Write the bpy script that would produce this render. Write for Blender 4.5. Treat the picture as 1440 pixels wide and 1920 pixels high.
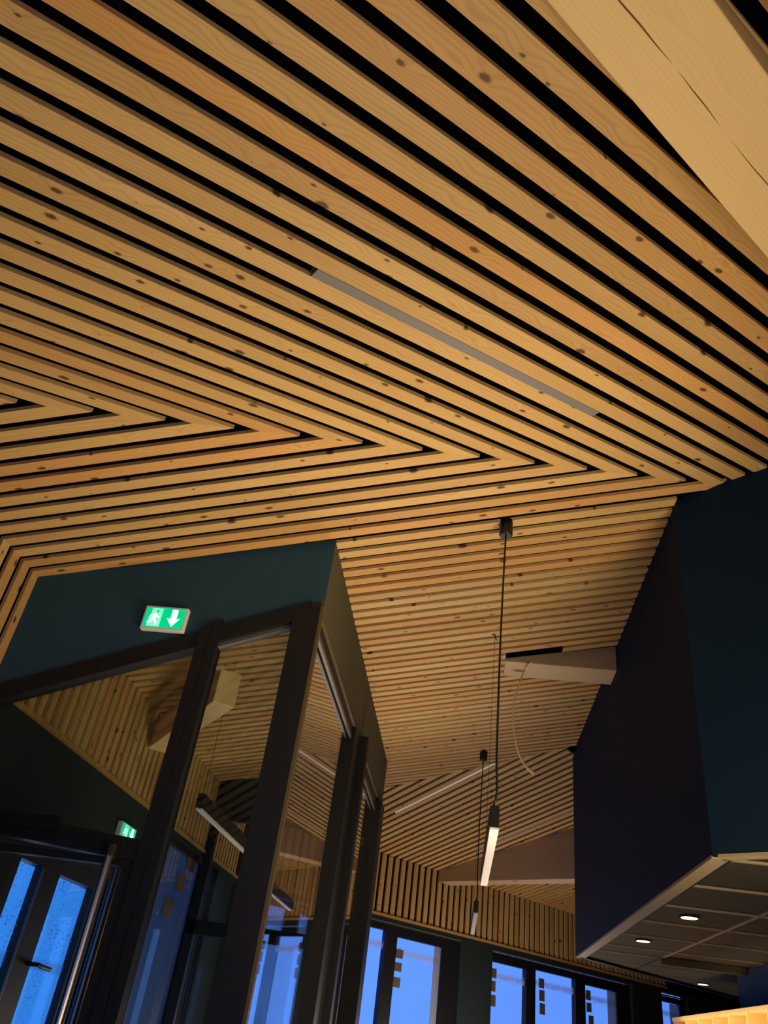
import bpy, bmesh, math, random
import numpy as np
from mathutils import Vector, Matrix
random.seed(7)
S_ = bpy.context.scene
for o in list(bpy.data.objects): bpy.data.objects.remove(o)
COL = S_.collection
U = 0.1                       # design unit = slat pitch, about 10 cm
EYE = 1.6                     # z of the camera; heights below are measured from it

# ---------------------------------------------------------------- camera
cam = bpy.data.cameras.new('camera'); cam.sensor_fit = 'VERTICAL'; cam.sensor_height = 36
cam.lens = 36 * 1442 / 1920; cam.clip_start = 0.01
co = bpy.data.objects.new('camera', cam); COL.objects.link(co)
R_ = Matrix(((0.989755, -0.058866, 0.130073), (0.073619, -0.570172, -0.81822), (0.12233, 0.819414, -0.559997)))
co.matrix_world = Matrix.Translation((0, 0, EYE)) @ R_.to_4x4()
S_.camera = co

# ---------------------------------------------------------------- world, exposure
w = bpy.data.worlds.new('dusk_sky'); S_.world = w; w.use_nodes = True
w.node_tree.nodes['Background'].inputs[0].default_value = (0.155, 0.38, 1.3, 1)
w.node_tree.nodes['Background'].inputs[1].default_value = 1.0
S_.view_settings.view_transform = 'Standard'; S_.view_settings.look = 'None'
S_.view_settings.exposure = 0.0; S_.view_settings.gamma = 1.0
S_.view_settings.use_curve_mapping = False

# ---------------------------------------------------------------- unseen lamps, placed and aimed to light slats, beams and walls
# (place, aim or None, watts, half-angle or None, radius)
WARM = (1.0, 0.75, 0.41); SOFT = (1.0, 0.77, 0.54)
LAMPS = [((4, 29, -7), (-7, 20, 18.5), 235, 47, 0.35, WARM),      # unseen spot, added to light the chevron slats from the corridor side
         ((15, 18, -4), (-3, 37, 20), 200, 44, 0.45, WARM),       # bar
         ((9, 2, -5), None, 78, None, 0.4, WARM),  # unseen lamp near the viewer, added to brighten the big beam
         ((-4, 50, -8), (-10, 51, 19), 190, 44, 0.5, SOFT),        # unseen spot, added to light the corridor ceiling
         ((6, 92, -7), None, 105, None, 0.5, SOFT),               # unseen, added to light the far slats and deep beam
         ((-13, 61, -7), None, 18, None, 0.4, WARM)]             # unseen, added to light the slats inside the entrance box
for i, (p, aim, e, ha, r, lc_) in enumerate(LAMPS):
    L = bpy.data.lights.new('unseen_lamp', 'SPOT' if aim else 'POINT'); L.energy = e; L.shadow_soft_size = r; L.color = lc_
    o = bpy.data.objects.new('unseen_lamp', L); COL.objects.link(o)
    o.location = (p[0] * U, p[1] * U, p[2] * U + EYE)
    if aim:
        L.spot_size = math.radians(2 * ha); L.spot_blend = 1.0
        o.rotation_euler = Vector([aim[j] - p[j] for j in range(3)]).to_track_quat('-Z', 'Y').to_euler()

# ---------------------------------------------------------------- helpers
def V(*a): return np.array(a, float)
def nz(v): return v / np.linalg.norm(v)
def W(p): return Vector((p[0] * U, p[1] * U, p[2] * U + EYE))
def tag(o, label=None, cat=None, group=None, kind=None):
    if label: o['label'] = label
    if cat: o['category'] = cat
    if group: o['group'] = group
    if kind: o['kind'] = kind
    return o
def empty(name, p):
    o = bpy.data.objects.new(name, None); COL.objects.link(o); o.location = W(p); o.empty_display_size = 0.1
    return o
def put(name, verts, faces, mat, parent=None, frame=None, smooth=False):
    """verts in design units (room axes); frame = (origin, x, z) gives the object its own axes"""
    if frame is None:
        og = np.mean(np.array(verts), axis=0); X = V(1, 0, 0); Z = V(0, 0, 1)
    else: og, X, Z = frame
    X = nz(X); Z = nz(Z - (Z @ X) * X); Y = np.cross(Z, X)
    lv = [((v - og) @ X * U, (v - og) @ Y * U, (v - og) @ Z * U) for v in np.array(verts, float)]
    me = bpy.data.meshes.new(name); me.from_pydata(lv, [], faces); me.update()
    bm = bmesh.new(); bm.from_mesh(me); bmesh.ops.recalc_face_normals(bm, faces=bm.faces); bm.to_mesh(me); bm.free()
    if smooth:
        for p in me.polygons: p.use_smooth = True
    me.materials.append(mat)
    o = bpy.data.objects.new(name, me); COL.objects.link(o)
    M = Matrix(((X[0], Y[0], Z[0]), (X[1], Y[1], Z[1]), (X[2], Y[2], Z[2]))).to_4x4()
    M.translation = W(og)
    if parent is not None:
        o.parent = parent; o.matrix_parent_inverse = parent_world(parent).inverted()
    o.matrix_basis = M
    WM[o.name] = M
    return o
WM = {}
def parent_world(p):
    return WM[p.name] if p.name in WM else Matrix.Translation(p.location)
HEX = [(0, 1, 2, 3), (4, 7, 6, 5), (0, 4, 5, 1), (1, 5, 6, 2), (2, 6, 7, 3), (3, 7, 4, 0)]
def box(name, a, b, mat, parent=None, ax=(1, 0, 0), o=(0, 0, 0), bev=0):
    """box between a and b in axes (ax, perpendicular, z) about o"""
    X = nz(V(*ax)); Y = V(-X[1], X[0], 0); o = V(*o)
    vs = []
    for z in (a[2], b[2]):
        for x, y in ((a[0], a[1]), (b[0], a[1]), (b[0], b[1]), (a[0], b[1])): vs.append(o + X * x + Y * y + V(0, 0, z))
    ob = put(name, vs, HEX, mat, parent, (np.mean(vs, axis=0), X, V(0, 0, 1)))
    if bev:
        m = ob.modifiers.new('bevel', 'BEVEL'); m.width = bev * U; m.segments = 2
    return ob
def multi(name, boxes, mat, parent=None, ax=(1, 0, 0), o=(0, 0, 0)):
    """several boxes of one piece, e.g. the four rails of one frame"""
    X = nz(V(*ax)); Y = V(-X[1], X[0], 0); o = V(*o); vs = []; fs = []
    for a, b in boxes:
        k = len(vs)
        for z in (a[2], b[2]):
            for x, y in ((a[0], a[1]), (b[0], a[1]), (b[0], b[1]), (a[0], b[1])): vs.append(o + X * x + Y * y + V(0, 0, z))
        fs += [tuple(i + k for i in f) for f in HEX]
    return put(name, vs, fs, mat, parent, (np.mean(vs, axis=0), X, V(0, 0, 1)))
def prism(name, poly, off, mat, parent=None, frame=None):
    """polygon (3-D points) extruded by vector off"""
    n = len(poly); poly = [V(*p) for p in poly]; off = V(*off)
    vs = poly + [p + off for p in poly]
    fs = [tuple(range(n)), tuple(range(2 * n - 1, n - 1, -1))] + [(i, (i + 1) % n, n + (i + 1) % n, n + i) for i in range(n)]
    return put(name, vs, fs, mat, parent, frame)
def tube(name, pts, r, mat, parent=None, seg=8):
    """closed tube along pts, radius r (number or list)"""
    pts = [V(*p) for p in pts]; n = len(pts); vs = []; fs = []
    for i, p in enumerate(pts):
        t = nz(pts[min(i + 1, n - 1)] - pts[max(i - 1, 0)])
        a = nz(np.cross(t, V(0, 0, 1) if abs(t[2]) < .9 else V(1, 0, 0))); b = np.cross(t, a)
        ri = r[i] if isinstance(r, (list, tuple)) else r
        for j in range(seg):
            q = 2 * math.pi * j / seg; vs.append(p + ri * (math.cos(q) * a + math.sin(q) * b))
    for i in range(n - 1):
        for j in range(seg):
            fs.append((i * seg + j, i * seg + (j + 1) % seg, (i + 1) * seg + (j + 1) % seg, (i + 1) * seg + j))
    fs += [tuple(range(seg))[::-1], tuple(range((n - 1) * seg, n * seg))]
    return put(name, vs, fs, mat, parent, smooth=False)

# ---------------------------------------------------------------- materials
def nm(name):
    m = bpy.data.materials.new(name); m.use_nodes = True
    nt = m.node_tree; return m, nt, nt.nodes['Principled BSDF']
def plain(name, col, rough=0.6, metal=0.0, bump=0.0, bscale=80, spec=0.5):
    m, nt, b = nm(name)
    b.inputs['Base Color'].default_value = (*col, 1); b.inputs['Roughness'].default_value = rough
    b.inputs['Metallic'].default_value = metal; b.inputs['Specular IOR Level'].default_value = spec
    if bump:
        n = nt.nodes.new('ShaderNodeTexNoise'); n.inputs['Scale'].default_value = bscale
        bp = nt.nodes.new('ShaderNodeBump'); bp.inputs['Strength'].default_value = bump; bp.inputs['Distance'].default_value = 0.002
        nt.links.new(n.outputs['Fac'], bp.inputs['Height']); nt.links.new(bp.outputs['Normal'], b.inputs['Normal'])
    return m
def emit(name, col, s):
    m = bpy.data.materials.new(name); m.use_nodes = True; nt = m.node_tree; nt.nodes.clear()
    e = nt.nodes.new('ShaderNodeEmission'); e.inputs[0].default_value = (*col, 1); e.inputs[1].default_value = s
    o = nt.nodes.new('ShaderNodeOutputMaterial'); nt.links.new(e.outputs[0], o.inputs[0]); return m
def wood(name, dark, mid, light, knots=0.6, vary=0.8, rough=0.55, sx=1.0, ring=1.0):
    """larch: grain along the piece's own x axis, cathedral bands, knots, one tint per piece"""
    m, nt, b = nm(name); N = nt.nodes.new; K = nt.links.new
    tc = N('ShaderNodeTexCoord'); oi = N('ShaderNodeObjectInfo')
    off = N('ShaderNodeVectorMath'); off.operation = 'ADD'
    rm = N('ShaderNodeMath'); rm.operation = 'MULTIPLY'; rm.inputs[1].default_value = 37.0
    K(oi.outputs['Random'], rm.inputs[0]); cmb = N('ShaderNodeCombineXYZ')
    for i in range(3): K(rm.outputs[0], cmb.inputs[i])
    K(tc.outputs['Object'], off.inputs[0]); K(cmb.outputs[0], off.inputs[1])
    def mapped(sc):
        mp = N('ShaderNodeMapping'); mp.inputs['Scale'].default_value = sc; K(off.outputs[0], mp.inputs['Vector']); return mp
    # knots: sparse voronoi cells
    kv = N('ShaderNodeTexVoronoi'); kv.voronoi_dimensions = '2D'; kv.inputs['Scale'].default_value = 1.0; kv.inputs['Randomness'].default_value = 1.0
    K(mapped((5.5 * sx, 11 * sx, 6)).outputs[0], kv.inputs['Vector'])
    kr = N('ShaderNodeMapRange'); kr.inputs['From Min'].default_value = 0.06; kr.inputs['From Max'].default_value = 0.095
    kr.inputs['To Min'].default_value = 1.0; kr.inputs['To Max'].default_value = 0.0; ksel = N('ShaderNodeSeparateColor'); K(kv.outputs['Color'], ksel.inputs[0])
    ksz = N('ShaderNodeMath'); ksz.operation = 'MULTIPLY_ADD'; ksz.inputs[1].default_value = 1.5; ksz.inputs[2].default_value = 0.45; K(ksel.outputs[1], ksz.inputs[0])
    kn = N('ShaderNodeTexNoise'); kn.inputs['Scale'].default_value = 90; K(off.outputs[0], kn.inputs['Vector'])
    kj = N('ShaderNodeMath'); kj.operation = 'MULTIPLY_ADD'; kj.inputs[1].default_value = 0.07; K(kn.outputs['Fac'], kj.inputs[0]); K(kv.outputs['Distance'], kj.inputs[2])
    kd = N('ShaderNodeMath'); kd.operation = 'DIVIDE'; K(kj.outputs[0], kd.inputs[0]); K(ksz.outputs[0], kd.inputs[1]); K(kd.outputs[0], kr.inputs['Value'])
    kth = N('ShaderNodeMath'); kth.operation = 'LESS_THAN'; kth.inputs[1].default_value = knots; K(ksel.outputs[0], kth.inputs[0])
    kk = N('ShaderNodeMath'); kk.operation = 'MULTIPLY'; K(kr.outputs[0], kk.inputs[0]); K(kth.outputs[0], kk.inputs[1])
    # halo around the knots bends the grain
    kh = N('ShaderNodeMapRange'); kh.inputs['From Min'].default_value = 0.0; kh.inputs['From Max'].default_value = 0.42
    kh.inputs['To Min'].default_value = 1.0; kh.inputs['To Max'].default_value = 0.0; K(kv.outputs['Distance'], kh.inputs['Value'])
    n1 = N('ShaderNodeTexNoise'); n1.inputs['Scale'].default_value = 1.0; n1.inputs['Detail'].default_value = 2; K(mapped((1.6, 14, 14)).outputs[0], n1.inputs['Vector'])
    sepv = N('ShaderNodeSeparateXYZ'); K(off.outputs[0], sepv.inputs[0])
    def math_(op, a, bb):
        q = N('ShaderNodeMath'); q.operation = op
        for i, v in enumerate((a, bb)):
            if isinstance(v, (int, float)): q.inputs[i].default_value = v
            else: K(v, q.inputs[i])
        return q.outputs[0]
    phase = math_('ADD', math_('ADD', math_('MULTIPLY', sepv.outputs[1], 75 * ring), math_('MULTIPLY', n1.outputs['Fac'], 4 * ring)),
                  math_('ADD', math_('MULTIPLY', kh.outputs[0], 1.6), math_('MULTIPLY', sepv.outputs[2], 55 * ring)))
    sn = math_('SINE', math_('MULTIPLY', phase, 6.28), 0)
    ringv = math_('POWER', math_('MULTIPLY_ADD', sn, 0.5) if False else math_('ADD', math_('MULTIPLY', sn, 0.5), 0.5), 3.0)
    fine = N('ShaderNodeTexNoise'); fine.inputs['Scale'].default_value = 1.0; fine.inputs['Detail'].default_value = 3; K(mapped((9, 330, 330)).outputs[0], fine.inputs['Vector'])
    broad = N('ShaderNodeTexNoise'); broad.inputs['Scale'].default_value = 1.0; broad.inputs['Detail'].default_value = 3; K(mapped((0.9, 6, 6)).outputs[0], broad.inputs['Vector'])
    ramp = N('ShaderNodeValToRGB'); ramp.color_ramp.elements[0].position = 0.25; ramp.color_ramp.elements[1].position = 0.75
    ramp.color_ramp.elements[0].color = (*mid, 1); ramp.color_ramp.elements[1].color = (*light, 1)
    K(math_('ADD', math_('MULTIPLY', broad.outputs['Fac'], 0.7), math_('MULTIPLY', fine.outputs['Fac'], 0.3)), ramp.inputs[0])
    mixr = N('ShaderNodeMix'); mixr.data_type = 'RGBA'; mixr.inputs[7].default_value = (*dark, 1)
    K(math_('MULTIPLY', ringv, 0.30 * (1 if ring == 1 else .35)), mixr.inputs[0]); K(ramp.outputs[0], mixr.inputs[6])
    mixk = N('ShaderNodeMix'); mixk.data_type = 'RGBA'; mixk.inputs[7].default_value = (dark[0] * .24, dark[1] * .18, dark[2] * .15, 1)
    K(math_('MULTIPLY', kk.outputs[0], 0.9), mixk.inputs[0]); K(mixr.outputs[2], mixk.inputs[6])
    tint = N('ShaderNodeValToRGB'); tr = tint.color_ramp; tr.elements[0].position = 0; tr.elements[1].position = 1
    tr.elements[0].color = (1, 1 - .22 * vary, 1 - .42 * vary, 1); tr.elements[1].color = (1, 1, 1, 1)
    e = tr.elements.new(.25); e.color = (1 - .16 * vary, 1 - .2 * vary, 1 - .25 * vary, 1)
    e = tr.elements.new(.6); e.color = (1, 1 + .0, 1 - .1 * vary, 1)
    rr = N('ShaderNodeMath'); rr.operation = 'FRACT'; K(math_('MULTIPLY', oi.outputs['Random'], 7.31), rr.inputs[0]); K(rr.outputs[0], tint.inputs[0])
    mul = N('ShaderNodeMix'); mul.data_type = 'RGBA'; mul.blend_type = 'MULTIPLY'; mul.inputs[0].default_value = 1
    K(mixk.outputs[2], mul.inputs[6]); K(tint.outputs[0], mul.inputs[7]); K(mul.outputs[2], b.inputs['Base Color'])
    b.inputs['Roughness'].default_value = rough; b.inputs['Specular IOR Level'].default_value = 0.35
    bp = N('ShaderNodeBump'); bp.inputs['Strength'].default_value = 0.15; bp.inputs['Distance'].default_value = 0.001
    K(ringv, bp.inputs['Height']); K(bp.outputs['Normal'], b.inputs['Normal'])
    return m
def glass(name, base=0.035, tint=(0.93, 0.97, 0.96), extra=None):
    m = bpy.data.materials.new(name); m.use_nodes = True; nt = m.node_tree; nt.nodes.clear(); N = nt.nodes.new; K = nt.links.new
    lw = N('ShaderNodeLayerWeight'); lw.inputs['Blend'].default_value = 0.5
    p = N('ShaderNodeMath'); p.operation = 'POWER'; p.inputs[1].default_value = 2.6; K(lw.outputs['Facing'], p.inputs[0])
    ma = N('ShaderNodeMath'); ma.operation = 'MULTIPLY_ADD'; ma.inputs[1].default_value = 0.95; ma.inputs[2].default_value = base; ma.use_clamp = True
    K(p.outputs[0], ma.inputs[0])
    t = N('ShaderNodeBsdfTransparent'); t.inputs[0].default_value = (*tint, 1)
    g = N('ShaderNodeBsdfGlossy'); g.inputs['Roughness'].default_value = 0.0; g.inputs[0].default_value = (1, 1, 1, 1)
    mx = N('ShaderNodeMixShader'); K(ma.outputs[0], mx.inputs[0]); K(t.outputs[0], mx.inputs[1]); K(g.outputs[0], mx.inputs[2])
    last = mx.outputs[0]
    if extra:
        fac, col = extra(nt, N, K)
        d = N('ShaderNodeBsdfDiffuse'); tl = N('ShaderNodeBsdfTranslucent'); ad = N('ShaderNodeMixShader'); ad.inputs[0].default_value = .5
        for q in (d, tl): q.inputs[0].default_value = (*col, 1)
        K(d.outputs[0], ad.inputs[1]); K(tl.outputs[0], ad.inputs[2])
        m2 = N('ShaderNodeMixShader'); K(fac, m2.inputs[0]); K(last, m2.inputs[1]); K(ad.outputs[0], m2.inputs[2]); last = m2.outputs[0]
    o = N('ShaderNodeOutputMaterial'); K(last, o.inputs[0]); return m
def streaks(nt, N, K):
    """dried water marks near the top edge of the outside glass"""
    tc = N('ShaderNodeTexCoord'); n = N('ShaderNodeTexNoise'); n.inputs['Scale'].default_value = 38; n.inputs['Detail'].default_value = 5; n.inputs['Roughness'].default_value = .6
    mp = N('ShaderNodeMapping'); mp.inputs['Scale'].default_value = (1.6, 1, .8); K(tc.outputs['Object'], mp.inputs[0]); K(mp.outputs[0], n.inputs['Vector'])
    s = N('ShaderNodeSeparateXYZ'); K(tc.outputs['Generated'], s.inputs[0])
    r = N('ShaderNodeMapRange'); r.inputs['From Min'].default_value = 0.05; r.inputs['From Max'].default_value = 0.0
    # band in the upper part of the pane
    a = N('ShaderNodeMath'); a.operation = 'SUBTRACT'; K(s.outputs[2], a.inputs[0]); a.inputs[1].default_value = 0.915
    ab = N('ShaderNodeMath'); ab.operation = 'ABSOLUTE'; K(a.outputs[0], ab.inputs[0]); K(ab.outputs[0], r.inputs['Value'])
    ad = N('ShaderNodeMath'); ad.operation = 'MULTIPLY_ADD'; ad.inputs[1].default_value = 0.42; K(r.outputs[0], ad.inputs[0]); K(n.outputs['Fac'], ad.inputs[2])
    st = N('ShaderNodeMapRange'); st.inputs['From Min'].default_value = 0.74; st.inputs['From Max'].default_value = 0.84; st.inputs['To Max'].default_value = 0.55
    K(ad.outputs[0], st.inputs['Value']); return st.outputs[0], (0.75, 0.75, 0.72)
def rain(nt, N, K):
    tc = N('ShaderNodeTexCoord'); v = N('ShaderNodeTexVoronoi'); v.inputs['Scale'].default_value = 34
    K(tc.outputs['Object'], v.inputs['Vector'])
    n = N('ShaderNodeTexNoise'); n.inputs['Scale'].default_value = 5; K(tc.outputs['Object'], n.inputs['Vector'])
    a = N('ShaderNodeMapRange'); a.inputs['From Min'].default_value = 0.3; a.inputs['From Max'].default_value = 0.8; a.inputs['To Min'].default_value = 0.03; a.inputs['To Max'].default_value = 0.36
    K(n.outputs['Fac'], a.inputs['Value'])
    l = N('ShaderNodeMath'); l.operation = 'LESS_THAN'; K(v.outputs['Distance'], l.inputs[0]); K(a.outputs[0], l.inputs[1])
    s = N('ShaderNodeSeparateXYZ'); K(tc.outputs['Object'], s.inputs[0])
    w_ = N('ShaderNodeTexNoise'); w_.inputs['Scale'].default_value = 1.0
    mp = N('ShaderNodeMapping'); mp.inputs['Scale'].default_value = (.2, .2, 6.5); K(tc.outputs['Object'], mp.inputs[0]); K(mp.outputs[0], w_.inputs['Vector'])
    b = N('ShaderNodeMapRange'); b.inputs['From Min'].default_value = 0.56; b.inputs['From Max'].default_value = 0.62; b.inputs['To Max'].default_value = 0.25; K(w_.outputs['Fac'], b.inputs['Value'])
    lm = N('ShaderNodeMath'); lm.operation = 'MULTIPLY'; lm.inputs[1].default_value = 0.75; K(l.outputs[0], lm.inputs[0])
    mx = N('ShaderNodeMath'); mx.operation = 'MAXIMUM'; K(lm.outputs[0], mx.inputs[0]); K(b.outputs[0], mx.inputs[1])
    return mx.outputs[0], (0.35, 0.4, 0.5)

M_SLAT = wood('larch_slat', (0.33, 0.17, 0.06), (0.52, 0.33, 0.14), (0.68, 0.48, 0.24))
M_BEAM = wood('spruce_beam', (0.55, 0.34, 0.13), (0.78, 0.56, 0.27), (0.88, 0.66, 0.34), knots=0.15, vary=0.1, sx=0.6, ring=1.3)
M_TRIM = wood('larch_trim', (0.30, 0.14, 0.04), (0.48, 0.27, 0.09), (0.6, 0.38, 0.15), knots=0.3)
M_BLACK = plain('black_backing', (0.0015, 0.0015, 0.002), 1.0, spec=0)
M_GREENBLUE = plain('slate_blue_paint', (0.030, 0.078, 0.12), 0.75, bump=.15, spec=.12)
M_BLUE = plain('navy_paint', (0.004, 0.018, 0.045), 0.7, bump=.15, spec=.12)
M_DARKWALL = plain('dark_green_grey_paint', (0.021, 0.034, 0.040), 0.75, bump=.15, spec=.12)
M_FRAME = plain('black_aluminium', (0.009, 0.011, 0.016), 0.5, spec=.3)
M_BRONZE = plain('bronze_edge', (0.10, 0.07, 0.035), 0.5)
M_BLACKM = plain('black_lamp_metal', (0.006, 0.006, 0.007), 0.4)
M_WHITE = plain('white_plastic', (0.72, 0.76, 0.82), 0.4)
M_STEEL = plain('brushed_steel', (0.55, 0.5, 0.45), 0.28, 1.0)
M_DIFF = plain('opal_diffuser_off', (0.82, 0.80, 0.80), 0.35)
M_LEDOFF = plain('grey_opal_cover', (0.2, 0.2, 0.23), 0.4)
M_TILE = plain('dark_ceiling_tile', (0.024, 0.018, 0.01), 0.85, bump=.3, bscale=200)
M_TBAR = plain('grid_bar_metal', (0.30, 0.25, 0.17), 0.5)
M_LTRIM = plain('pale_edge_trim', (0.36, 0.3, 0.2), 0.5)
M_FLOOR = plain('grey_floor', (0.16, 0.14, 0.12), 0.6)
M_STICK = plain('grey_tape', (0.12, 0.10, 0.085), 0.7)
M_WIRE = plain('beige_cable', (0.6, 0.48, 0.32), 0.5)
M_GREEN = emit('exit_green', (0.0, 0.62, 0.22), 1.1)
M_GWHITE = emit('exit_white', (0.7, 1.0, 0.88), 3.0)
M_DOWN = emit('downlight_glow', (1.0, 0.85, 0.6), 3.0)
M_GLASS = glass('clear_glass', 0.035)
M_GLASSD = glass('door_glass', 0.04, (0.93, 0.97, 1.0))
M_PANE = glass('outer_glass', 0.03, (0.97, 0.99, 1.0), streaks)
M_RAIN = glass('rainy_glass', 0.03, (0.6, 1.0, 1.0), rain)
def film(nt, N, K):
    v = N('ShaderNodeValue'); v.outputs[0].default_value = 0.8; return v.outputs[0], (0.5, 0.5, 0.46)
M_WALLSTRIP = glass('pale_wall_strip', 0.02, (0.9, 0.92, 0.9), film)

# ---------------------------------------------------------------- measured planes (unit normal, height), slat directions
PA = (nz(V(-.1466, -.1733, .9739)), 16.2352); dA = nz(V(.7088, .6684, .2256))
PB = (nz(V(-.2076, -.0146, .9781)), 20.5484); dB = nz(V(.9778, -.0319, .207))
PC = (nz(V(-.2065, -.0018, .9784)), 21.0028); dC = nz(V(.978, -.0319, .2063))
PE = (nz(V(-.1463, .1483, .9781)), 32.0005); dE = nz(V(.673, -.7098, .2083))
XL = -22.0                                                    # left wall
FX = V(.6916, .7222, 0); FN = V(-.7222, .6916, 0); PF = (FN, 71.3758)
G1X = 9.31; G2d = nz(V(.77, -.64, 0)); G2n = V(-G2d[1], G2d[0], 0); G2o = V(G1X, 32.2, 0); PG2 = (G2n, G2n @ G2o)
PG1 = (V(1, 0, 0), G1X); PG3 = (FN, FN @ V(G1X, 71.2, 0))
PL = (V(1, 0, 0), XL); PBK = (V(0, 1, 0), -20.0); PR = (V(1, 0, 0), 28.0)
T0 = V(31.3024, 38.4676, 28.2246); TT = V(-2.4371, -.9228, -.5309)      # chevron seam, one step per slat
C0 = V(-4.9648, 32.7262, 20.4773); CE = V(.0563, .9986, .0137) * .957
Q0 = V(-6.8096, 76.0527, 20.1668); QT = V(2.2897, -.9174, .4815)        # second seam
def zon(P, x, y): return (P[1] - P[0][0] * x - P[0][1] * y) / P[0][2]
def cut(p, d, P): return p + d * ((P[1] - P[0] @ p) / (P[0] @ d))
def mitre(t, n1, n2, p):
    n = nz(np.cross(t, nz(n1) + nz(n2))); return (n, n @ p)
M_AB = mitre(TT, PA[0], PB[0], T0); M_CE = mitre(QT, PC[0], PE[0], Q0)
TH = 0.17
def slat(P, d, pa, pb, c0, c1, parent, thick=TH, name='slat', mat=None):
    n = P[0]; q = []
    for off in (0, thick):
        for p, c in ((pa, c0), (pb, c0), (pb, c1), (pa, c1)): q.append(cut(p + n * off, d, c))
    return put(name, q, HEX, mat or M_SLAT, parent, (np.mean(q[:4], axis=0), d, -n))

# ---------------------------------------------------------------- room shell
def polyc(name, P, pts, off, mat, th=.6, parent=None):
    return prism(name, [V(x, y, zon(P, x, y) + off) for x, y in pts], V(0, 0, th), mat, parent)
seamA = lambda k: (T0 + k * TT)
sL = seamA(22.4); sR = seamA(8.4)
ceil = polyc('ceiling', PA, [(sL[0], sL[1]), (sR[0], sR[1]), tuple((G2o + G2d * 1.0)[:2]), (29, 15.8), (29, -21), (-23, -21), (-23, sL[1])], TH + .03, M_BLACK)
tag(ceil, 'black ceiling void behind mitred larch slats folding from plane to plane', kind='structure')
polyc('backing_panel', PB, [(sL[0], sL[1]), (-23, sL[1]), (-23, 32.3), (G1X + 1, 32.3), (G1X + 1, 31), (sR[0], sR[1])], TH + .05, M_BLACK, parent=ceil)
polyc('backing_panel', PC, [(-23, 31.9), (G1X + .5, 31.9), (G1X + .5, 70), (-6.8, 76.05), (-22.6, 82.4), (-23, 82)], TH + .05, M_BLACK, parent=ceil)
fa = lambda a, o=0: tuple((FX * a + FN * (PF[1] + o))[:2])
polyc('backing_panel', PE, [(-22.6, 82.4), (-6.8, 76.05), (G1X + .3, 69.6), tuple((V(G1X, 71, 0) + FX * 45)[:2]), fa(126, .6), fa(42, .6)], TH + .05, M_BLACK, parent=ceil)

# ceiling slats, upper plane and its chevron partner
W0 = .605
for k in range(-17, 24):
    pa = T0 + k * TT; pb = T0 + (k + W0) * TT; mid = (pa + pb) / 2
    a = cut(mid, dA, M_AB); g = cut(mid, dA, PG2)
    hi = M_AB if (a - mid) @ dA <= (g - mid) @ dA else PG2
    l = cut(mid, dA, PL); b = cut(mid, dA, PBK)
    lo = PL if (l - mid) @ dA > (b - mid) @ dA else PBK
    r_ = cut(mid, dA, PR)
    if (r_ - mid) @ dA < (cut(mid, dA, hi) - mid) @ dA: hi = PR
    if cut(mid, dA, hi)[0] < XL + .3: continue
    slat(PA, dA, pa, pb, lo, hi, ceil)
wl = []            # (edge y0, edge y1, plane, d) where ceiling slats reach the left wall
for k in range(8, 23):
    pa = T0 + k * TT; pb = T0 + (k + W0) * TT; mid = (pa + pb) / 2
    # stay in plane B
    pa = V(pa[0], pa[1], zon(PB, pa[0], pa[1])); pb = V(pb[0], pb[1], zon(PB, pb[0], pb[1]))
    hi = M_AB
    if k <= 8:
        hi = PG2
    if mid[0] < XL + .5: continue
    ml = mitre(V(0, 1, 0), PB[0], V(-1, 0, 0), V(XL, 0, zon(PB, XL, 30)))
    slat(PB, dB, pa, pb, ml, hi, ceil); wl.append((cut(pa, dB, PL), cut(pb, dB, PL), ml))
mlC = mitre(V(0, 1, 0), PC[0], V(-1, 0, 0), V(XL, 0, zon(PC, XL, 50)))
k = 0
while True:
    pa = C0 + k * CE; pb = C0 + (k - .62) * CE
    if cut(pa, dC, PL)[1] > 81.5: break
    mid = (pa + pb) / 2
    s = cut(mid, dC, M_CE); g = cut(mid, dC, PG1)
    hi = M_CE if (s - mid) @ dC < (g - mid) @ dC else PG1
    yb = cut(mid, dC, (V(1, 0, 0), 6))[1]
    if 48.3 < yb < 51.7:                       # slats stop at the beam end, the first one picks up again beyond the notch
        slat(PC, dC, pa, pb, mlC, (V(1, 0, 0), 1.95), ceil)
        if yb < 49.2: slat(PC, dC, pa, pb, (V(1, 0, 0), 5.7), hi, ceil)
    else:
        slat(PC, dC, pa, pb, mlC, hi, ceil)
    wl.append((cut(pa, dC, PL), cut(pb, dC, PL), mlC)); k += 1
# far ceiling
mEF = mitre(FX, PE[0], FN, V(*fa(80), zon(PE, *fa(80))))
fl = []
k = -12
while True:
    s1 = 5.98 + .978 * k - .19; s0 = s1 - .60
    pa = Q0 + s0 * QT; pb = Q0 + s1 * QT
    # keep the points in the plane
    pa = V(pa[0], pa[1], zon(PE, pa[0], pa[1])); pb = V(pb[0], pb[1], zon(PE, pb[0], pb[1])); mid = (pa + pb) / 2
    f = cut(mid, dE, PF)
    if f @ FX > 118.3: break
    if f @ FX > 43.2:
        s = cut(mid, dE, M_CE); g = cut(mid, dE, PG3)
        hi = M_CE if s[0] < G1X - .2 else PG3
        slat(PE, dE, pa, pb, mEF, hi, ceil)
        fl.append((cut(pa, dE, PF), cut(pb, dE, PF)))
    k += 1

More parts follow.
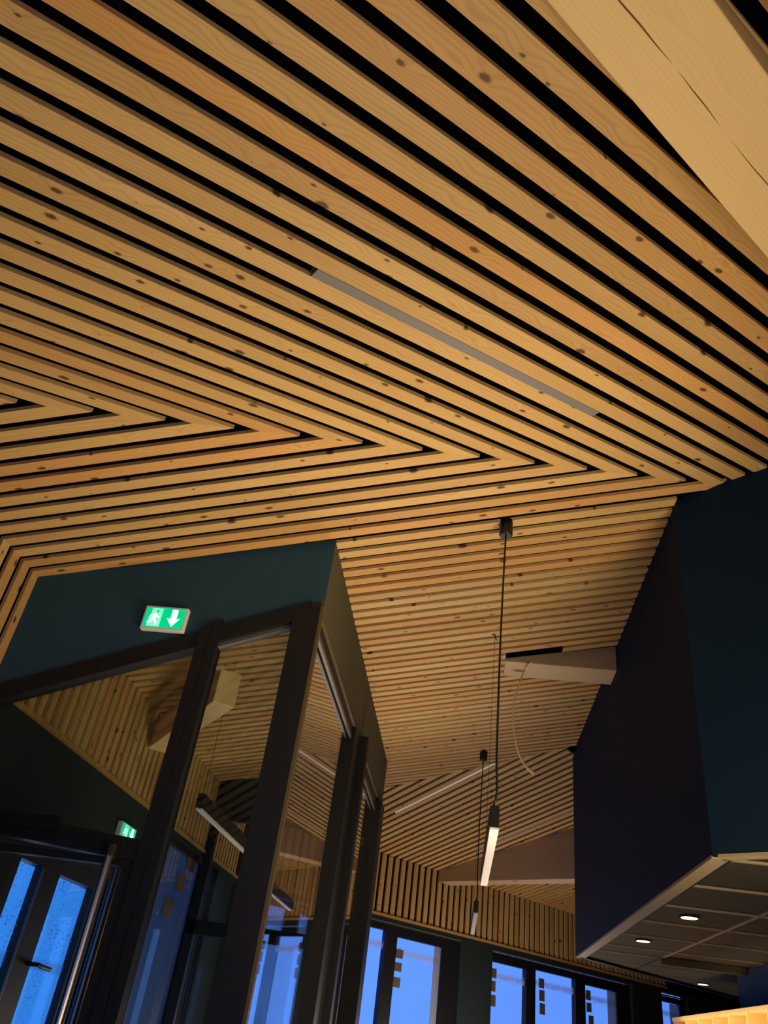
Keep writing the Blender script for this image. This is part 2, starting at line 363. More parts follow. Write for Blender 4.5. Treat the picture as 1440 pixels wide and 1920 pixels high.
# left wall with its vertical slats
TRZ = 11.0
wleft = multi('wall_left', [((XL - .72, -21, -16), (XL - TH - .03, 30, 22)),
                            ((XL - .72, 30, TRZ), (XL - TH - .03, 81, 22)),
                            ((XL - .72, 30, -16), (XL, 39.5, TRZ)), ((XL - .72, 39.5, 6.0), (XL, 57.5, TRZ)), ((XL - .72, 51.5, -16), (XL, 57.5, 6)),
                            ((XL - .72, 57.5, 10.7), (XL, 74.5, TRZ)), ((XL - .72, 57.5, -16), (XL, 74.5, -8)), ((XL - .72, 74.5, -16), (XL, 80.6, TRZ))], M_DARKWALL)
tag(wleft, 'dark green-grey wall under vertical larch slats at the entrance side', kind='structure')
PLs = (V(-1, 0, 0), -XL)
for a, b, ml in wl:
    slat(PLs, V(0, 0, 1), a, b, (V(0, 0, 1), TRZ + .25), ml, wleft)
box('ledge', (XL - .5, 30, TRZ), (XL + .12, 80.3, TRZ + .27), M_TRIM, wleft)
# behind the slats the wall is black
box('backing_panel', (XL - TH - .05, 17, TRZ + .1), (XL - TH, 81, 22), M_BLACK, wleft)

# far wall with windows under vertical slats
def fbox(name, a, b, mat, parent=None, bev=0): return box(name, (a[0], a[1] + PF[1], a[2]), (b[0], b[1] + PF[1], b[2]), mat, parent, FX, bev=bev)
A0, A1 = 42.7, 126
op = [(43.6, 58.2), (59.6, 74.8), (80.4, 109.7), (117.0, 124)]
A1 = 141
bx = [((A0 - 1.2, .0, 10.4), (A1, 1.2, TRZ - .05)), ((A0 - 1.2, TH + .03, 10.9), (A1, 1.2, 24)), ((A0 - 1.2, 0, -16), (A1, 1.2, -9))]
e = A0 - 1.2
for a, b in op + [(A1, A1)]:
    bx.append(((e, 0, -9), (a, 1.2, 10.4))); e = b
wfar = multi('wall_far', [((a[0], a[1] + PF[1], a[2]), (b[0], b[1] + PF[1], b[2])) for a, b in bx], M_DARKWALL, None, FX)
tag(wfar, 'dark far wall with dusk-lit windows below vertical larch slats', kind='structure')
PFs = PF
for a, b in fl:
    slat(PFs, V(0, 0, 1), a, b, (V(0, 0, 1), TRZ + .15), mEF, wfar)
fbox('backing_panel', (A0, TH, TRZ + .1), (A1, TH + .05, 19), M_BLACK, wfar)
fbox('ledge', (A0, -.12, TRZ - .1), (118.6, .5, TRZ + .17), M_TRIM, wfar)

wn = 0
def window(a, b, ztop, panes, wall_strips=(), stick=(), label=''):
    """one framed window unit in the far wall; panes = list of (a0, a1, ztop)"""
    global wn; wn += 1
    e = fbox('window_%d' % wn, (a, .55, ztop - .02), (b, .9, ztop + .02), M_FRAME); tag(e, label, kind='structure')
    bs = []; zb = -8.8
    edges = [a] + [x for p in panes for x in p[:2]] + [b]
    for i in range(0, len(edges), 2): bs.append(((edges[i], .45 + PF[1], zb), (edges[i + 1], 1.1 + PF[1], ztop)))
    for p in panes: bs += [((p[0], .45 + PF[1], p[2]), (p[1], 1.1 + PF[1], ztop)), ((p[0], .45 + PF[1], zb), (p[1], 1.1 + PF[1], zb + .6))]
    multi('window_frame', bs, M_FRAME, e, FX)
    fbox('head_bead', (a, -.06, ztop + .02), (b, .45, ztop + .16), M_LEDM, e)
    for p in panes: fbox('pane', (p[0] - .1, .72, zb + .5), (p[1] + .1, .8, p[2] + .1), M_PANE, e)
    for f in wall_strips: fbox('outside_wall_strip', (f[0], .64, zb + .6), (f[1], .69, f[2]), M_WALLSTRIP, e)  # pale strip added on the glass in place of the wall edge outside
    for (s, z0, z1) in stick: fbox('tape_square', (s, .62, z0), (s + 1.02, .68, z1), M_STICK, e)
    return e
M_LEDM = plain('grey_bead', (0.10, 0.10, 0.105), 0.4)
window(43.6, 58.2, 10.2, [(44.6, 50.0, 9.5), (51.6, 57.2, 9.3)], label='leftmost far window seen through the glazed entrance box')
window(59.6, 74.8, 10.35, [(60.4, 63.45, 9.7), (65.15, 72.3, 9.35)], [(71.2, 72.2, 9.3)],
       [(65.35, 7.35, 8.2), (65.3, 6.1, 6.95), (65.3, 4.6, 5.55)], 'two-pane far window beside the glass entrance box, dried drips at its top')
window(80.4, 109.7, 10.2, [(80.4 + .1, 87.3, 9.18), (89.1, 97.3, 9.4), (99.4, 106.6, 9.05)], [(104.6, 106.5, 9.0)],
       [(80.9, 7.5, 8.5), (80.8, 6.1, 7.2), (80.9, 4.6, 5.75), (90.0, 7.55, 8.6), (90.1, 6.15, 7.35), (90.2, 4.75, 5.95),
        (99.8, 7.4, 8.5), (99.9, 6.05, 7.1), (100.3, 4.5, 5.7)], 'three-pane far window below the middle of the slatted wall')
window(117.0, 124, 10.0, [(117.7, 122.6, 9.3)], [(120.0, 122.5, 9.2)], label='small far window at the right beyond the dark bulkhead')

# ---------------------------------------------------------------- entrance box: bulkhead facing the hall (raked head), side bulkhead, rear bulkhead
Y1 = 32.14; X2 = -7.28; Y3 = 69.0; Z3 = 14.35; Z2 = 15.72
hz = lambda x, z0=11.1, x0=-21.58: z0 + (x - x0) * (16.48 - 11.1) / (-7.99 + 21.58)
TOPB = .25
p = [(XL, Y1, hz(XL)), (X2 - .02, Y1, 16.72), (X2 - .02, Y1, zon(PC, X2, Y1) + TOPB), (XL, Y1, zon(PC, XL, Y1) + TOPB)]
wf_ = prism('wall_front', p, V(0, .9, 0), M_GREENBLUE); tag(wf_, 'slate blue bulkhead with raked lower edge carrying the exit sign', kind='structure')
zc = lambda x, y: zon(PC, x, y)
p = [(X2, Y1 + .04, Z2), (X2, 68.3, Z2 + .3), (X2, 68.6, zc(X2, 68.6) + TOPB), (X2, Y1 + .04, zc(X2, Y1) + TOPB)]
ws_ = prism('wall_side', p, V(-.9, 0, 0), M_SIDEW := plain('olive_grey_paint', (0.095, 0.088, 0.062), 0.8, bump=.15, spec=.12)); tag(ws_, 'olive-grey bulkhead above the corridor side of the glass box', kind='structure')
p = [(XL, Y3, Z3), (X2 - .9, Y3, Z3), (X2 - .9, Y3, zc(X2, Y3) + TOPB), (XL, Y3, zc(XL, Y3) + TOPB)]
wr_ = prism('wall_inner', p, V(0, .9, 0), M_DARKWALL); tag(wr_, 'dark inner bulkhead at the back of the glass box', kind='structure')

def bar(name, x0, x1, z0a, z0b, z1a, z1b, y0, y1, mat, parent):
    """frame member in a plane parallel to the front: bottom z0a..z0b, top z1a..z1b over x0..x1"""
    p = [(x0, y0, z0a), (x1, y0, z0b), (x1, y0, z1b), (x0, y0, z1a)]
    return prism(name, p, V(0, y1 - y0, 0), mat, parent, (V((x0 + x1) / 2, y0, (z0a + z1a) / 2), V(1, 0, 0), V(0, 0, 1)))
wn += 1
gf = bar('window_%d' % wn, XL, X2 - .6, hz(XL) - .8, hz(X2 - .6) - .8, hz(XL) + .02, hz(X2 - .6) + .02, Y1 - .12, Y1 + .6, M_FRAME, None)
tag(gf, 'black framed glazed front of the entrance box under the exit sign', kind='structure')
bar('corner_post', -8.62, X2 - .12, -16, -16, 15.9, 16.45, Y1 - .15, Y1 + .8, M_FRAME, gf)
bar('post', -12.85, -12.42, -16, -16, hz(-12.85) + .05, hz(-12.4) + .25, Y1 - .25, Y1 + .6, M_FRAME, gf)
bar('post', -12.40, -11.92, -16, -16, hz(-12.4) + .3, hz(-11.9) + .3, Y1 - .15, Y1 + .6, M_FRAME, gf)
bar('glazing_bead', -11.92, -8.62, hz(-11.92) - 1.0, hz(-8.62) - 1.0, hz(-11.92) - .8, hz(-8.62) - .8, Y1 + .1, Y1 + .5, M_LEDM, gf)
bar('transom', XL, -12.85, 5.08, 4.53, 5.93, 5.3, Y1 - .2, Y1 + .6, M_FRAME, gf)
bar('door_closer', -20.8, -16.3, 5.2, 5.2, 5.75, 5.75, Y1 - .55, Y1 - .2, M_BLACKM, gf)
bar('pane', XL, -12.6, 5.5, 5.5, hz(XL) - .6, hz(-12.6) - .6, Y1 + .3, Y1 + .36, M_GLASS, gf)
bar('pane', -12.1, -8.5, -16, -16, hz(-12.1) - .8, hz(-8.5) - .8, Y1 + .3, Y1 + .36, M_GLASS, gf)
# glazed door leaf below the transom
dr = bar('door_1', -21.2, -20.6, -15.9, -15.9, 4.7, 4.7, Y1 - .1, Y1 + .45, M_FRAME, None); tag(dr, 'black framed glass door with long vertical pull bar', kind='structure')
bar('stile', -13.35, -12.88, -15.9, -15.9, 4.7, 4.7, Y1 - .1, Y1 + .45, M_FRAME, dr)
bar('top_rail', -20.6, -13.35, 4.3, 4.3, 4.6, 4.55, Y1 - .1, Y1 + .45, M_FRAME, dr)
bar('bottom_rail', -20.6, -13.35, -15.9, -15.9, -14.4, -14.4, Y1 - .1, Y1 + .45, M_FRAME, dr)
bar('pane', -20.7, -13.25, -14.5, -14.5, 4.45, 4.45, Y1 + .15, Y1 + .21, M_GLASSD, dr)
hd = tube('pull_bar', [(-13.72, Y1 - .75, 4.55), (-13.72, Y1 - .75, -9)], .17, M_STEEL, dr, 16)
tube('pull_bar', [(-13.95, Y1 + .95, 4.3), (-13.95, Y1 + .95, -9)], .17, M_STEEL, dr, 16)
tube('bar_bracket', [(-13.72, Y1 - .9, 4.62), (-13.72, Y1 + .1, 4.62)], .19, M_BLACKM, dr, 12)
tube('bar_cap', [(-13.72, Y1 - .75, 4.5), (-13.72, Y1 - .75, 4.9)], .26, M_BLACKM, dr, 12)

# side glazing along the corridor
wn += 1
gs = multi('window_%d' % wn, [((X2 - .62, Y1 + .6, Z2 - .55), (X2 - .1, 66.9, Z2 + .05))], M_FRAME); tag(gs, 'black framed side glazing of the entrance box along the corridor', kind='structure')
box('edge_trim', (X2 - .12, Y1, Z2 - .02), (X2 + .05, 48.2, Z2 + .06), M_BRONZE, gs)
box('edge_trim', (X2 - .12, Y1 - .12, -16), (X2 + .02, Y1 + .12, 16.4), M_BRONZE, gs)
box('post', (X2 - .7, 46.9, -16), (X2 + .1, 49.6, Z2), M_FRAME, gs)
box('post', (X2 - .6, 49.7, -16), (X2 + .55, 50.7, Z2 + .35), M_FRAME, gs)
box('post', (X2 - .7, 64.6, -16), (X2 + .35, 67.2, Z2 + .1), M_FRAME, gs)
box('pane', (X2 - .38, Y1 + .5, -16), (X2 - .32, 47.1, Z2 - .4), M_GLASS, gs)
box('pane', (X2 - .38, 50.5, -16), (X2 - .32, 64.8, Z2 - .4), M_GLASS, gs)
box('glazing_bead', (X2 - .25, Y1 + .6, Z2 - .75), (X2 - .1, 64.6, Z2 - .55), M_LEDM, gs)
# rear glazing under the inner bulkhead
wn += 1
gr = multi('window_%d' % wn, [((XL, Y3 + .1, Z3 - .5), (X2 - .9, Y3 + .7, Z3 + .02))], M_FRAME); tag(gr, 'black framed rear glazing of the entrance box', kind='structure')
for x0, x1 in ((XL, -21.3), (-17.3, -16.6), (-12.2, -11.6), (-8.4, X2 - .9)): box('post', (x0, Y3 + .05, -16), (x1, Y3 + .7, Z3 - .4), M_FRAME, gr)
box('transom', (XL, Y3 + .05, 5.0), (X2 - .9, Y3 + .7, 6.0), M_FRAME, gr)
box('pane', (XL + .3, Y3 + .35, -16), (X2 - 1, Y3 + .41, Z3 - .4), M_GLASS, gr)

# outer doors in the left wall, and a window added in place of a reflection
def lbox(name, a, b, mat, parent=None): return box(name, (XL + a[1], a[0], a[2]), (XL + b[1], b[0], b[2]), mat, parent)
od = lbox('door_2', (39.5, -1.0, 5.25), (51.5, -.3, 6.0), M_FRAME); tag(od, 'outer double door with rain-spotted glass', kind='structure')
for a, b in ((39.5, 40.7), (43.2, 45.4), (50.2, 51.5)): lbox('stile', (a, -.74, -16), (b, -.3, 5.25), M_FRAME, od)
for a, b in ((40.7, 43.2), (45.4, 50.2)):
    lbox('bottom_rail', (a, -1, -16), (b, -.3, -14), M_FRAME, od)
    lbox('pane', (a - .1, -.7, -14.2), (b + .1, -.62, 5.35), M_RAIN, od)
lbox('edge_seal', (43.2, -.3, -15.8), (43.33, -.22, 5.2), M_LEDM, od)
tube('lever_handle', [(XL - .3, 45.0, .9), (XL + .35, 45.0, .9), (XL + .35, 45.25, .85), (XL + .35, 46.4, .8)], .11, M_BLACKM, od)
wn += 1
lw_ = lbox('window_%d' % wn, (57.5, -1, 10.3), (74.5, -.4, 10.7), M_FRAME); tag(lw_, 'window added in place of a reflection in the narrow sidelight, tape squares on its glass', kind='structure')  # added here to stand for the reflected windows behind the viewer
for a, b in ((57.5, 58.2), (70.6, 71.3), (73.6, 74.5)): lbox('post', (a, -1, -8), (b, -.4, 10.3), M_FRAME, lw_)
M_DULL = glass('dull_reflection_glass', 0.03, (0.28, 0.3, 0.3), lambda nt, N, K: ((lambda v: (setattr(v.outputs[0], 'default_value', .35), v.outputs[0])[1])(N('ShaderNodeValue')), (0.25, 0.35, 0.45)))  # dull blue of that reflection is put into this glass
lbox('pane', (58.1, -.75, -8), (70.7, -.68, 10.4), M_DULL, lw_)
lbox('pane', (71.2, -.75, -8), (73.7, -.68, 10.4), M_PANE, lw_)
for y, z in ((67.0, 9.4), (65.6, 7.6), (64.0, 5.6)): lbox('tape_square', (y, -.6, z), (y + 2.2, -.55, z + 1.3), M_STICK, lw_)

# ---------------------------------------------------------------- navy volume on the right, with the dropped ceiling under it
SZ = 7.16
g2e = G2o + G2d * 24
def zt(P, x, y): return zon(P, x, y) + .35
p = [(G1X, 32.2, SZ), (G1X, 72, SZ), (G1X, 72, zt(PC, G1X, 72)), (G1X, 32.2, zt(PC, G1X, 32.2))]
wr = prism('wall_right', p, V(.8, 0, 0), M_NAVYW := plain('violet_black_paint', (0.008, 0.017, 0.052), .75, bump=.15, spec=.12)); tag(wr, 'dark navy bulkhead wall rising along the corridor', kind='structure')
p = [(G1X, 32.2, SZ), (g2e[0], g2e[1], SZ), (g2e[0], g2e[1], zt(PA, g2e[0], g2e[1])), (G1X, 32.2, zt(PA, G1X, 32.2) + .2)]
wb = prism('wall_bar', p, V(*(G2n * .8)), M_BLUE); tag(wb, 'deep blue bulkhead wall above the bar', kind='structure')
g3e = V(G1X, 71.2, 0) + FX * 45
p = [(G1X, 72, SZ), (g3e[0], g3e[1], SZ), (g3e[0], g3e[1], 24), (G1X, 72, 26)]
wk = prism('wall_back', p, V(*(-FN * .8)), M_NAVYW); tag(wk, 'far side of the navy bulkhead', kind='structure')
# dropped ceiling
far = g3e
sc = prism('ceiling', [(G1X + .1, 32.5, SZ + .5), (g2e[0], g2e[1], SZ + .5), (45, g2e[1], SZ + .5), (45, 148, SZ + .5), (g3e[0], g3e[1], SZ + .5), (G1X + .1, 71.9, SZ + .5)], V(0, 0, .4), M_BLACK)
tag(sc, 'low dark tiled ceiling under the navy bulkhead', kind='structure')
def tri(y):  # left limit of the soffit at y
    if y < 32.2: return G1X + (32.2 - y) * G2d[0] / -G2d[1]
    if y > 72: return G1X + (y - 71.2) * FX[0] / FX[1]
    return G1X
ys = [20.9, 26.9, 32.9, 38.6, 44.3, 50.0, 56.0, 62.0, 66.0, 72.0, 78, 84, 90]
xs = [9.5, 14.7, 20.7, 26.7, 32.7]
for i in range(len(ys) - 1):
    for j in range(len(xs) - 1):
        y0, y1 = ys[i], ys[i + 1]; x0, x1 = xs[j], xs[j + 1]
        poly = [(x, y) for x, y in ((x0, y0), (x1, y0), (x1, y1), (x0, y1))]
        # clip to the soffit outline
        def inside(pn, h, q): return pn[0] * q[0] + pn[1] * q[1] >= h
        for pn, h in (((G2n[0], G2n[1]), PG2[1] + .35), ((-FN[0], -FN[1]), -PG3[1] + .35), ((1, 0), G1X + .3)):
            out = []
            for a in range(len(poly)):
                P0_, P1_ = poly[a], poly[(a + 1) % len(poly)]
                i0, i1 = inside(pn, h, P0_), inside(pn, h, P1_)
                if i0: out.append(P0_)
                if i0 != i1:
                    d0 = pn[0] * P0_[0] + pn[1] * P0_[1] - h; d1 = pn[0] * P1_[0] + pn[1] * P1_[1] - h; t = d0 / (d0 - d1)
                    out.append((P0_[0] + t * (P1_[0] - P0_[0]), P0_[1] + t * (P1_[1] - P0_[1])))
            poly = out
            if len(poly) < 3: break
        if len(poly) < 3: continue
        cx_ = sum(q[0] for q in poly) / len(poly); cy_ = sum(q[1] for q in poly) / len(poly)
        sh = [(cx_ + (q[0] - cx_) * .965, cy_ + (q[1] - cy_) * .965) for q in poly]
        step = .0
        prism('tile', [(q[0], q[1], SZ + .12 + step) for q in sh], V(0, 0, .2), M_TILE, sc)
for y in ys[2:9]:
    x0 = max(G1X, tri(y)) + .3
    box('grid_bar', (x0, y - .09, SZ + .04), (33, y + .09, SZ + .5), M_TBAR, sc)
for x in xs[1:]:
    y0 = 32.2 - (x - G1X) * -G2d[1] / G2d[0] + .6
    box('grid_bar', (x - .09, y0, SZ + .05), (x + .09, 66, SZ + .5), M_TBAR, sc)
box('edge_trim', (G1X - .02, 32.3, SZ - .06), (G1X + .62, 71.8, SZ + .06), M_LTRIM, sc)
box('edge_trim', (.2, -.02, SZ - .06), (24, .5, SZ + .06), M_LTRIM, sc, G2d, G2o)
box('edge_trim', (0, -.4, SZ - .06), (45, .0, SZ + .06), M_BLACKM, sc, FX, (G1X, 71.2, 0))
box('drop_panel', (14.6, 65.7, SZ - .35), (20.5, 66.1, SZ + .1), M_SIDEW, sc)
# blue pier and dark partition under the low ceiling
wp = box('wall_pier', (20.5, 34, -16), (27, 68.2, SZ), plain('mid_blue_paint', (0.03, 0.06, 0.12), .7, bump=.15, spec=.12)); tag(wp, 'blue pier wall under the low ceiling', kind='structure')
# open timber shelf on the pier
sh = empty('wall_shelf', (19.3, 66, 4.2)); tag(sh, 'lit open timber pigeonhole shelf at the bottom right corner', 'shelf')
SY0, SY1 = 48, 79.5
box('top_board', (18.2, SY0, 4.12), (20.4, SY1, 4.36), M_BEAM, sh)
box('bottom_board', (18.2, SY0, .4), (20.4, SY1, .62), M_BEAM, sh)
box('back_panel', (20.2, SY0, .62), (20.4, SY1, 4.12), M_BEAM, sh)
for i in range(9):
    y = SY0 + (SY1 - SY0 - .2) * i / 8; box('divider', (18.3, y, .62), (20.2, y + .2, 4.12), M_BEAM, sh)
L = bpy.data.lights.new('shelf_lamp', 'AREA'); L.energy = 6; L.shape = 'RECTANGLE'; L.size = 2.5; L.size_y = .04; L.color = (1, .68, .32)
o = bpy.data.objects.new('shelf_lamp', L); COL.objects.link(o); o.location = W((17.2, 64, 3.0)); o.rotation_euler = (0, math.radians(-80), 0)
o.rotation_euler = (Vector((1, 0, .15)).to_track_quat('-Z', 'Y')).to_euler()

# ---------------------------------------------------------------- remaining shell
fl_ = box('floor', (-24, -21, -16.6), (46, 155, -16), M_FLOOR); tag(fl_, 'grey floor', kind='structure')
o = multi('wall_rear', [((-24, -21, -16), (-19, -20, 24)), ((-19, -21, 6.5), (4, -20, 24)), ((-19, -21, -16), (4, -20, -14)), ((-8.5, -21, -14), (-7.5, -20, 6.5)), ((4, -21, -16), (29, -20, 24))], M_DARKWALL); tag(o, 'wall behind the viewer', kind='structure')
o = box('wall_east', (28, -21, -16), (29, 16, 26), M_DARKWALL); tag(o, 'wall beyond the bar', kind='structure')
o = box('wall_bar_end', (29, 14, -16), (46, 15, 8), M_DARKWALL); tag(o, 'end wall of the bar area', kind='structure')
o = box('wall_bar_side', (45, 14, -16), (46, 155, 26), M_DARKWALL); tag(o, 'side wall of the bar area', kind='structure')
o = prism('roof_cover', [(-27, -23, 27.5), (48, -23, 27.5), (48, 155, 27.5), tuple(fa(143, 3)) + (27.5,), tuple(fa(40, 3)) + (27.5,), (-27, 78, 27.5)], V(0, 0, 1), M_BLACK); tag(o, 'black cover above the ceiling void, added to keep sky light out', kind='structure')  # unseen cover, added to stop sky light leaking between the ceiling panels
o = box('cover_upper_left', (XL - .72, -21, 20), (XL - .4, 82, 28), M_BLACK); tag(o, 'side cover of the ceiling void, added to keep sky light out', kind='structure')  # unseen, added to block sky light along the left
o = fbox('cover_upper_far', (38, .6, 20), (143, 1.6, 28), M_BLACK); tag(o, 'end cover of the ceiling void, added to keep sky light out', kind='structure')  # unseen, added to block sky light at the far end

# ---------------------------------------------------------------- beams
def beam(label, pts2, z0, P, mat, group=None, top=.3, frame_d=None):
    """solid beam over plan polygon pts2, bottom z0, top following the ceiling plane P"""
    n = len(pts2); vs = [V(x, y, z0) for x, y in pts2] + [V(x, y, max(z0 + .25, zon(P, x, y) + top)) for x, y in pts2]
    fs = [tuple(range(n)), tuple(range(2 * n - 1, n - 1, -1))] + [(i, (i + 1) % n, n + (i + 1) % n, n + i) for i in range(n)]
    d = nz(V(*frame_d)); o = put('ceiling_beam', vs, fs, mat, None, (np.mean(vs, axis=0), d, V(0, 0, 1)))
    m = o.modifiers.new('bevel', 'BEVEL'); m.width = .004; m.segments = 2
    return tag(o, label, 'beam')
bd = nz(V(.712, .702, 0)); bn = V(-bd[1], bd[0], 0)
q = lambda s, o: tuple((bd * s + bn * o)[:2])
bigb = beam('wide pale timber beam crossing the top right corner', [q(-16, 2.35), q(26, 2.35), q(26, 4.58), q(-16, 4.58)], 17.5, PA, M_BEAM, frame_d=bd)
def crack(s0, s1, w_):
    """drying crack along the underside, tapering at both ends"""
    n = 12; a = []; b = []
    for i in range(n + 1):
        s = s0 + (s1 - s0) * i / n; c = 3.58 + .015 * math.sin(s * 1.3) + .006 * math.sin(s * 5.1); h = w_ * math.sin(math.pi * (i + .15) / (n + .3))
        a.append(bd * s + bn * (c - h)); b.append(bd * s + bn * (c + h))
    vs = [V(p[0], p[1], 17.5 - .004) for p in a + b[::-1]]
    prism('drying_crack', vs, V(0, 0, .05), M_CRACK, bigb)
M_CRACK = plain('dark_crack_wood', (0.16, 0.07, 0.02), .9)  # flat dark brown for the drying cracks
crack(5.5, 8.2, .018); crack(8.4, 10.1, .012); crack(10.6, 13.5, .012)
crack(-6, -1, .02)
beam('short timber beam end sticking out of the navy wall, loose cable beside it', [(1.95, 49.15), (9.4, 49.15), (9.4, 51.6), (1.95, 51.6)], 21.95, PC, M_BEAM2 := wood('grey_spruce_beam', (0.3, .2, .11), (.46, .33, .2), (.56, .42, .27), knots=.5, vary=.1, sx=.5, ring=.3), frame_d=(1, 0, 0), top=.22)
b3 = nz(V(-.7808, .6248, 0)); b3n = V(b3[1], -b3[0], 0) * -1
e0 = V(-2.9, 99.9, 0); e1 = e0 - b3 * 22
off = V(-b3[1], b3[0], 0); off = off if off[1] > 0 else -off
beam('deep timber beam running from the far slatted wall to the navy wall', [tuple(e0[:2]), tuple(e1[:2]), tuple((e1 + off * 2.2)[:2]), tuple((e0 + off * 2.2)[:2])], 15.9, PE, M_BEAM2, frame_d=b3, top=.2)
b4 = nz(V(-14.5 + 22, 40.7 - 51.3, 0)); b4n = V(-b4[1], b4[0], 0); b4n = b4n if b4n[1] > 0 else -b4n
e0 = V(-22, 51.3, 0); e1 = V(-14.5, 40.7, 0)
beam('timber beam end inside the glass entrance box', [tuple(e0[:2]), tuple(e1[:2]), tuple((e1 + b4n * 1.3)[:2]), tuple((e0 + b4n * 1.3)[:2])], 14.3, (V(0, 0, 1), 16.2), M_BEAM, frame_d=b4, top=.1)

# ---------------------------------------------------------------- linear pendants
def pendant(x, y, zt_, L_, label, canopy=True, P=PC):
    zc_ = zon(P, x, y); t = empty('pendant_light', (x, y, zt_)); tag(t, label, 'lamp', 'linear pendant lamps')
    w_, h_ = .19, .88
    box('lamp_body', (x - w_, y, zt_ - h_ + .06), (x + w_, y + L_, zt_), M_BLACKM, t, bev=.02)
    box('diffuser', (x - w_ + .03, y + .06, zt_ - h_ - .02), (x + w_ - .0, y + L_ - .05, zt_ - h_ + .08), M_DIFF, t)
    if canopy:
        tube('canopy', [(x, y, zc_ + .1), (x, y, zc_ - .72), (x, y, zc_ - .78)], [.33, .33, .29], M_BLACKM, t, 20)
        n = 14; pts = [(x, y, zc_ - .75)]
        for i in range(1, n):
            s = i / n; pts.append((x - .05 * math.sin(s * math.pi), y, zc_ - .75 + (zt_ + 1.1 - zc_ + .75) * s))
        pts += [(x + .06, y + .1, zt_ + .6), (x + .03, y + .15, zt_ + .25), (x - .06, y + .2, zt_)]
        tube('cable', pts, .045, M_BLACKM, t, 8)
    else:
        tube('cable', [(x, y + .3, zc_), (x, y + .3, zt_)], .015, M_BLACKM, t, 6)
    ze = zon(P, x, y + L_)
    tube('suspension_wire', [(x, y + L_ - .3, ze), (x, y + L_ - .3, zt_)], .012, M_BLACKM, t, 6)
    tube('ceiling_hook', [(x - .18, y + L_ - .3, ze - .02), (x + .02, y + L_ - .3, ze - .12), (x + .1, y + L_ - .3, ze - .45)], .04, M_BLACKM, t, 6)
pendant(1.08, 32.1, 8.12, 12.9, 'nearest linear pendant hanging on a black cable from a round canopy in the corridor')
pendant(1.14, 68.6, 9.85, 13.8, 'farther, smaller linear pendant in front of the far slatted wall')
pendant(-15.1, 44.4, 10.2, 13, 'linear pendant inside the glass entrance box', canopy=False)

# ---------------------------------------------------------------- linear lights set flush between slats
def strip(P, d, p0, p1, w_, label, mat):
    wd_ = nz(np.cross(P[0], d)); p0 = V(*p0); p1 = V(*p1)
    p0 = p0 - P[0] * (P[0] @ p0 - P[1]); p1 = p1 - P[0] * (P[0] @ p1 - P[1])
    vs = [p0 - wd_ * w_ / 2, p0 + wd_ * w_ / 2, p1 + wd_ * w_ / 2, p1 - wd_ * w_ / 2]
    t = empty('linear_light', tuple((p0 + p1) / 2)); tag(t, label, 'light')
    prism('diffuser', [v - P[0] * .01 for v in vs], P[0] * .12, mat, t)
    vs2 = [p0 - wd_ * (w_ / 2 - .02) - d * .08, p0 + wd_ * (w_ / 2 - .02) - d * .08, p1 + wd_ * (w_ / 2 - .02) + d * .08, p1 - wd_ * (w_ / 2 - .02) + d * .08]
    prism('housing', [v + P[0] * .11 for v in vs2], P[0] * .25, M_BLACKM, t)
ln = T0 + (7 + W0 + (1 - W0) / 2) * TT
pt = lambda x: ln + dA * ((x - ln[0]) / dA[0])
strip(PA, dA, pt(-5.45), pt(4.15), (1 - W0) * .93, 'long grey unlit linear light set between slats of the upper ceiling', M_LEDOFF)
def estrip(al, x0, x1, w_, label, mat):
    base = V(*fa(al), 0); base[2] = zon(PE, base[0], base[1]); g = lambda x: base + dE * ((x - base[0]) / dE[0])
    strip(PE, dE, g(x0), g(x1), w_, label, mat)
def gapal(al):   # nearest gap between two far slats, along the wall
    best = None
    for i in range(len(fl) - 1):
        c = (fl[i][1] @ FX + fl[i + 1][0] @ FX) / 2
        if best is None or abs(c - al) < abs(best - al): best = c
    return best
M_LIT = emit('lit_linear_cover', (1.0, .86, .76), .38)
estrip(gapal(55.2), -7.3, 2.3, .13, 'slim lit linear light in the far ceiling nearer the chevron seam', M_LIT)
estrip(gapal(68.7), 1.3, 11.5, .36, 'unlit linear light in the far ceiling just above the deep beam', M_LEDOFF)

# ---------------------------------------------------------------- downlights
for x, y, lb in ((12.0, 46.9, 'nearest downlight in the low ceiling'), (11.8, 58.0, 'middle downlight near the navy wall edge'), (21.2, 80.3, 'farthest downlight beyond the blue pier')):
    t = empty('downlight', (x, y, SZ)); tag(t, lb, 'light')
    n = 24; R0, R1 = .42, .5
    vs = [V(x + r * math.cos(2 * math.pi * i / n), y + r * math.sin(2 * math.pi * i / n), z) for r, z in ((R1, SZ + .12), (R1, SZ + .02), (R0, SZ + .02), (R0, SZ + .12)) for i in range(n)]
    put('rim', vs, [(a * n + i, a * n + (i + 1) % n, ((a + 1) % 4) * n + (i + 1) % n, ((a + 1) % 4) * n + i) for a in range(4) for i in range(n)], M_BLACKM, t)
    tube('lens', [(x, y, SZ + .0), (x, y, SZ + .12)], R0, M_DOWN, t, 24)
    Ls = bpy.data.lights.new('downlight_lamp', 'SPOT'); Ls.energy = 4; Ls.spot_size = 2.2; Ls.shadow_soft_size = .03; Ls.color = (1, .75, .45)
    lo = bpy.data.objects.new('downlight_lamp', Ls); COL.objects.link(lo); lo.location = W((x, y, SZ - .1))

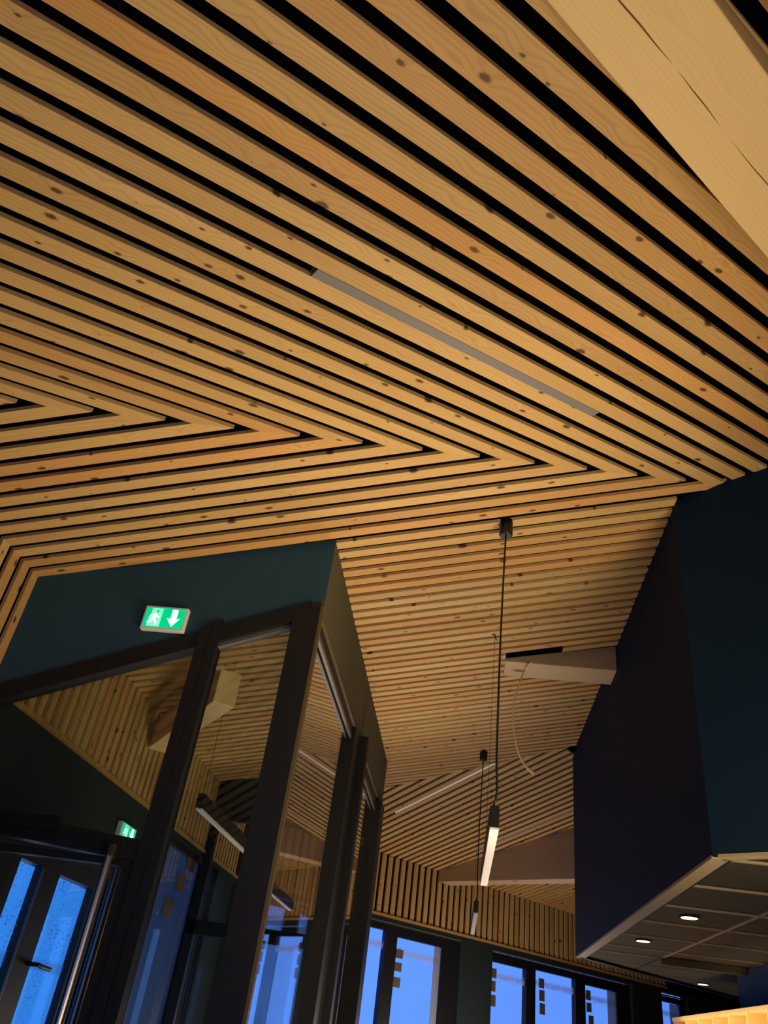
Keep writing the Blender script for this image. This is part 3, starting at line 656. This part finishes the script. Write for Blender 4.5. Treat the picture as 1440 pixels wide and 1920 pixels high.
# ---------------------------------------------------------------- exit signs
def exit_sign(og, ax, wdt, hgt, label, dep=.32):
    """og = lower left back corner, ax = direction of the width, front faces along the right-hand side of ax"""
    X = nz(V(*ax)); Y = V(X[1], -X[0], 0); og = V(*og); Z = V(0, 0, 1)
    t = empty('exit_sign', tuple(og)); tag(t, label, 'sign')
    def pl(name, pts, y0, y1, mat, par=t): return prism(name, [og + X * a * wdt + Z * b * hgt + Y * y0 for a, b in pts], Y * (y1 - y0), mat, par, (og, X, Z))
    hb = pl('housing', [(0, 0), (1, 0), (1, 1), (0, 1)], 0, dep, M_WHITE)
    m = hb.modifiers.new('bevel', 'BEVEL'); m.width = .004; m.segments = 2
    pl('face', [(.05, .09), (.95, .09), (.95, .92), (.05, .92)], dep, dep + .03, M_GREEN)
    f0, f1 = dep + .03, dep + .05
    pl('doorway', [(.15, .11), (.44, .11), (.44, .88), (.19, .88), (.19, .5), (.15, .5)], f0, f1, M_GDOOR)
    pl('arrow', [(.72, .14), (.87, .5), (.79, .44), (.79, .86), (.66, .86), (.66, .44), (.57, .5)], f0, f1, M_GWHITE)
    g0, g1 = f1, f1 + .02
    # running figure
    hx, hy = .33, .75
    pl('figure_head', [(hx + .03 * math.cos(a), hy + .06 * math.sin(a)) for a in [i * math.pi / 5 for i in range(10)]], g0, g1, M_GREEN)
    pl('figure_body', [(.24, .66), (.31, .66), (.36, .55), (.41, .5), (.39, .45), (.32, .5), (.31, .42), (.36, .33), (.38, .18), (.34, .18), (.31, .3), (.26, .36), (.22, .24), (.14, .24), (.14, .3), (.19, .31), (.23, .45), (.25, .57), (.21, .55), (.2, .45), (.17, .46), (.18, .6)], g0, g1, M_GFIG)
M_GDOOR = emit('exit_doorway_glow', (.28, .95, .62), 1.0)
M_GFIG = emit('exit_figure', (.75, 1.0, .9), 1.3)
exit_sign((-15.75, Y1 - .02, 14.35), (1, 0, 0), 2.12, 1.2, 'lit green exit sign with arrow on the slate blue bulkhead', dep=.35)
exit_sign((XL + .02, 50.1, 8.45), (0, 1, 0), 2.6, .85, 'small distant green exit sign above the outer door')

# ---------------------------------------------------------------- loose cable
pts = [(3.75, 49.0, 22.0), (3.33, 49.0, 21.65), (2.9, 49.0, 20.25), (2.62, 49.0, 19.1), (2.6, 49.0, 17.7), (2.82, 49.0, 16.3), (3.1, 49.0, 15.5), (3.5, 49.0, 14.9), (3.9, 49.0, 14.6)]
fine = []
for i in range(len(pts) - 1):
    p0 = V(*pts[max(i - 1, 0)]); p1 = V(*pts[i]); p2 = V(*pts[i + 1]); p3 = V(*pts[min(i + 2, len(pts) - 1)])
    for s in range(4):
        u = s / 4; fine.append(tuple(.5 * ((2 * p1) + (p2 - p0) * u + (2 * p0 - 5 * p1 + 4 * p2 - p3) * u * u + (3 * p1 - p0 - 3 * p2 + p3) * u ** 3)))
fine.append(pts[-1])
lc = tube('loose_cable', fine, .055, M_WIRE, None, 8); tag(lc, 'thin beige loose cable curving down beside the beam end', 'cable')
tube('connector', [(3.55, 49.0, 14.85), (3.98, 49.0, 14.52)], .09, M_WIRE, lc, 8)
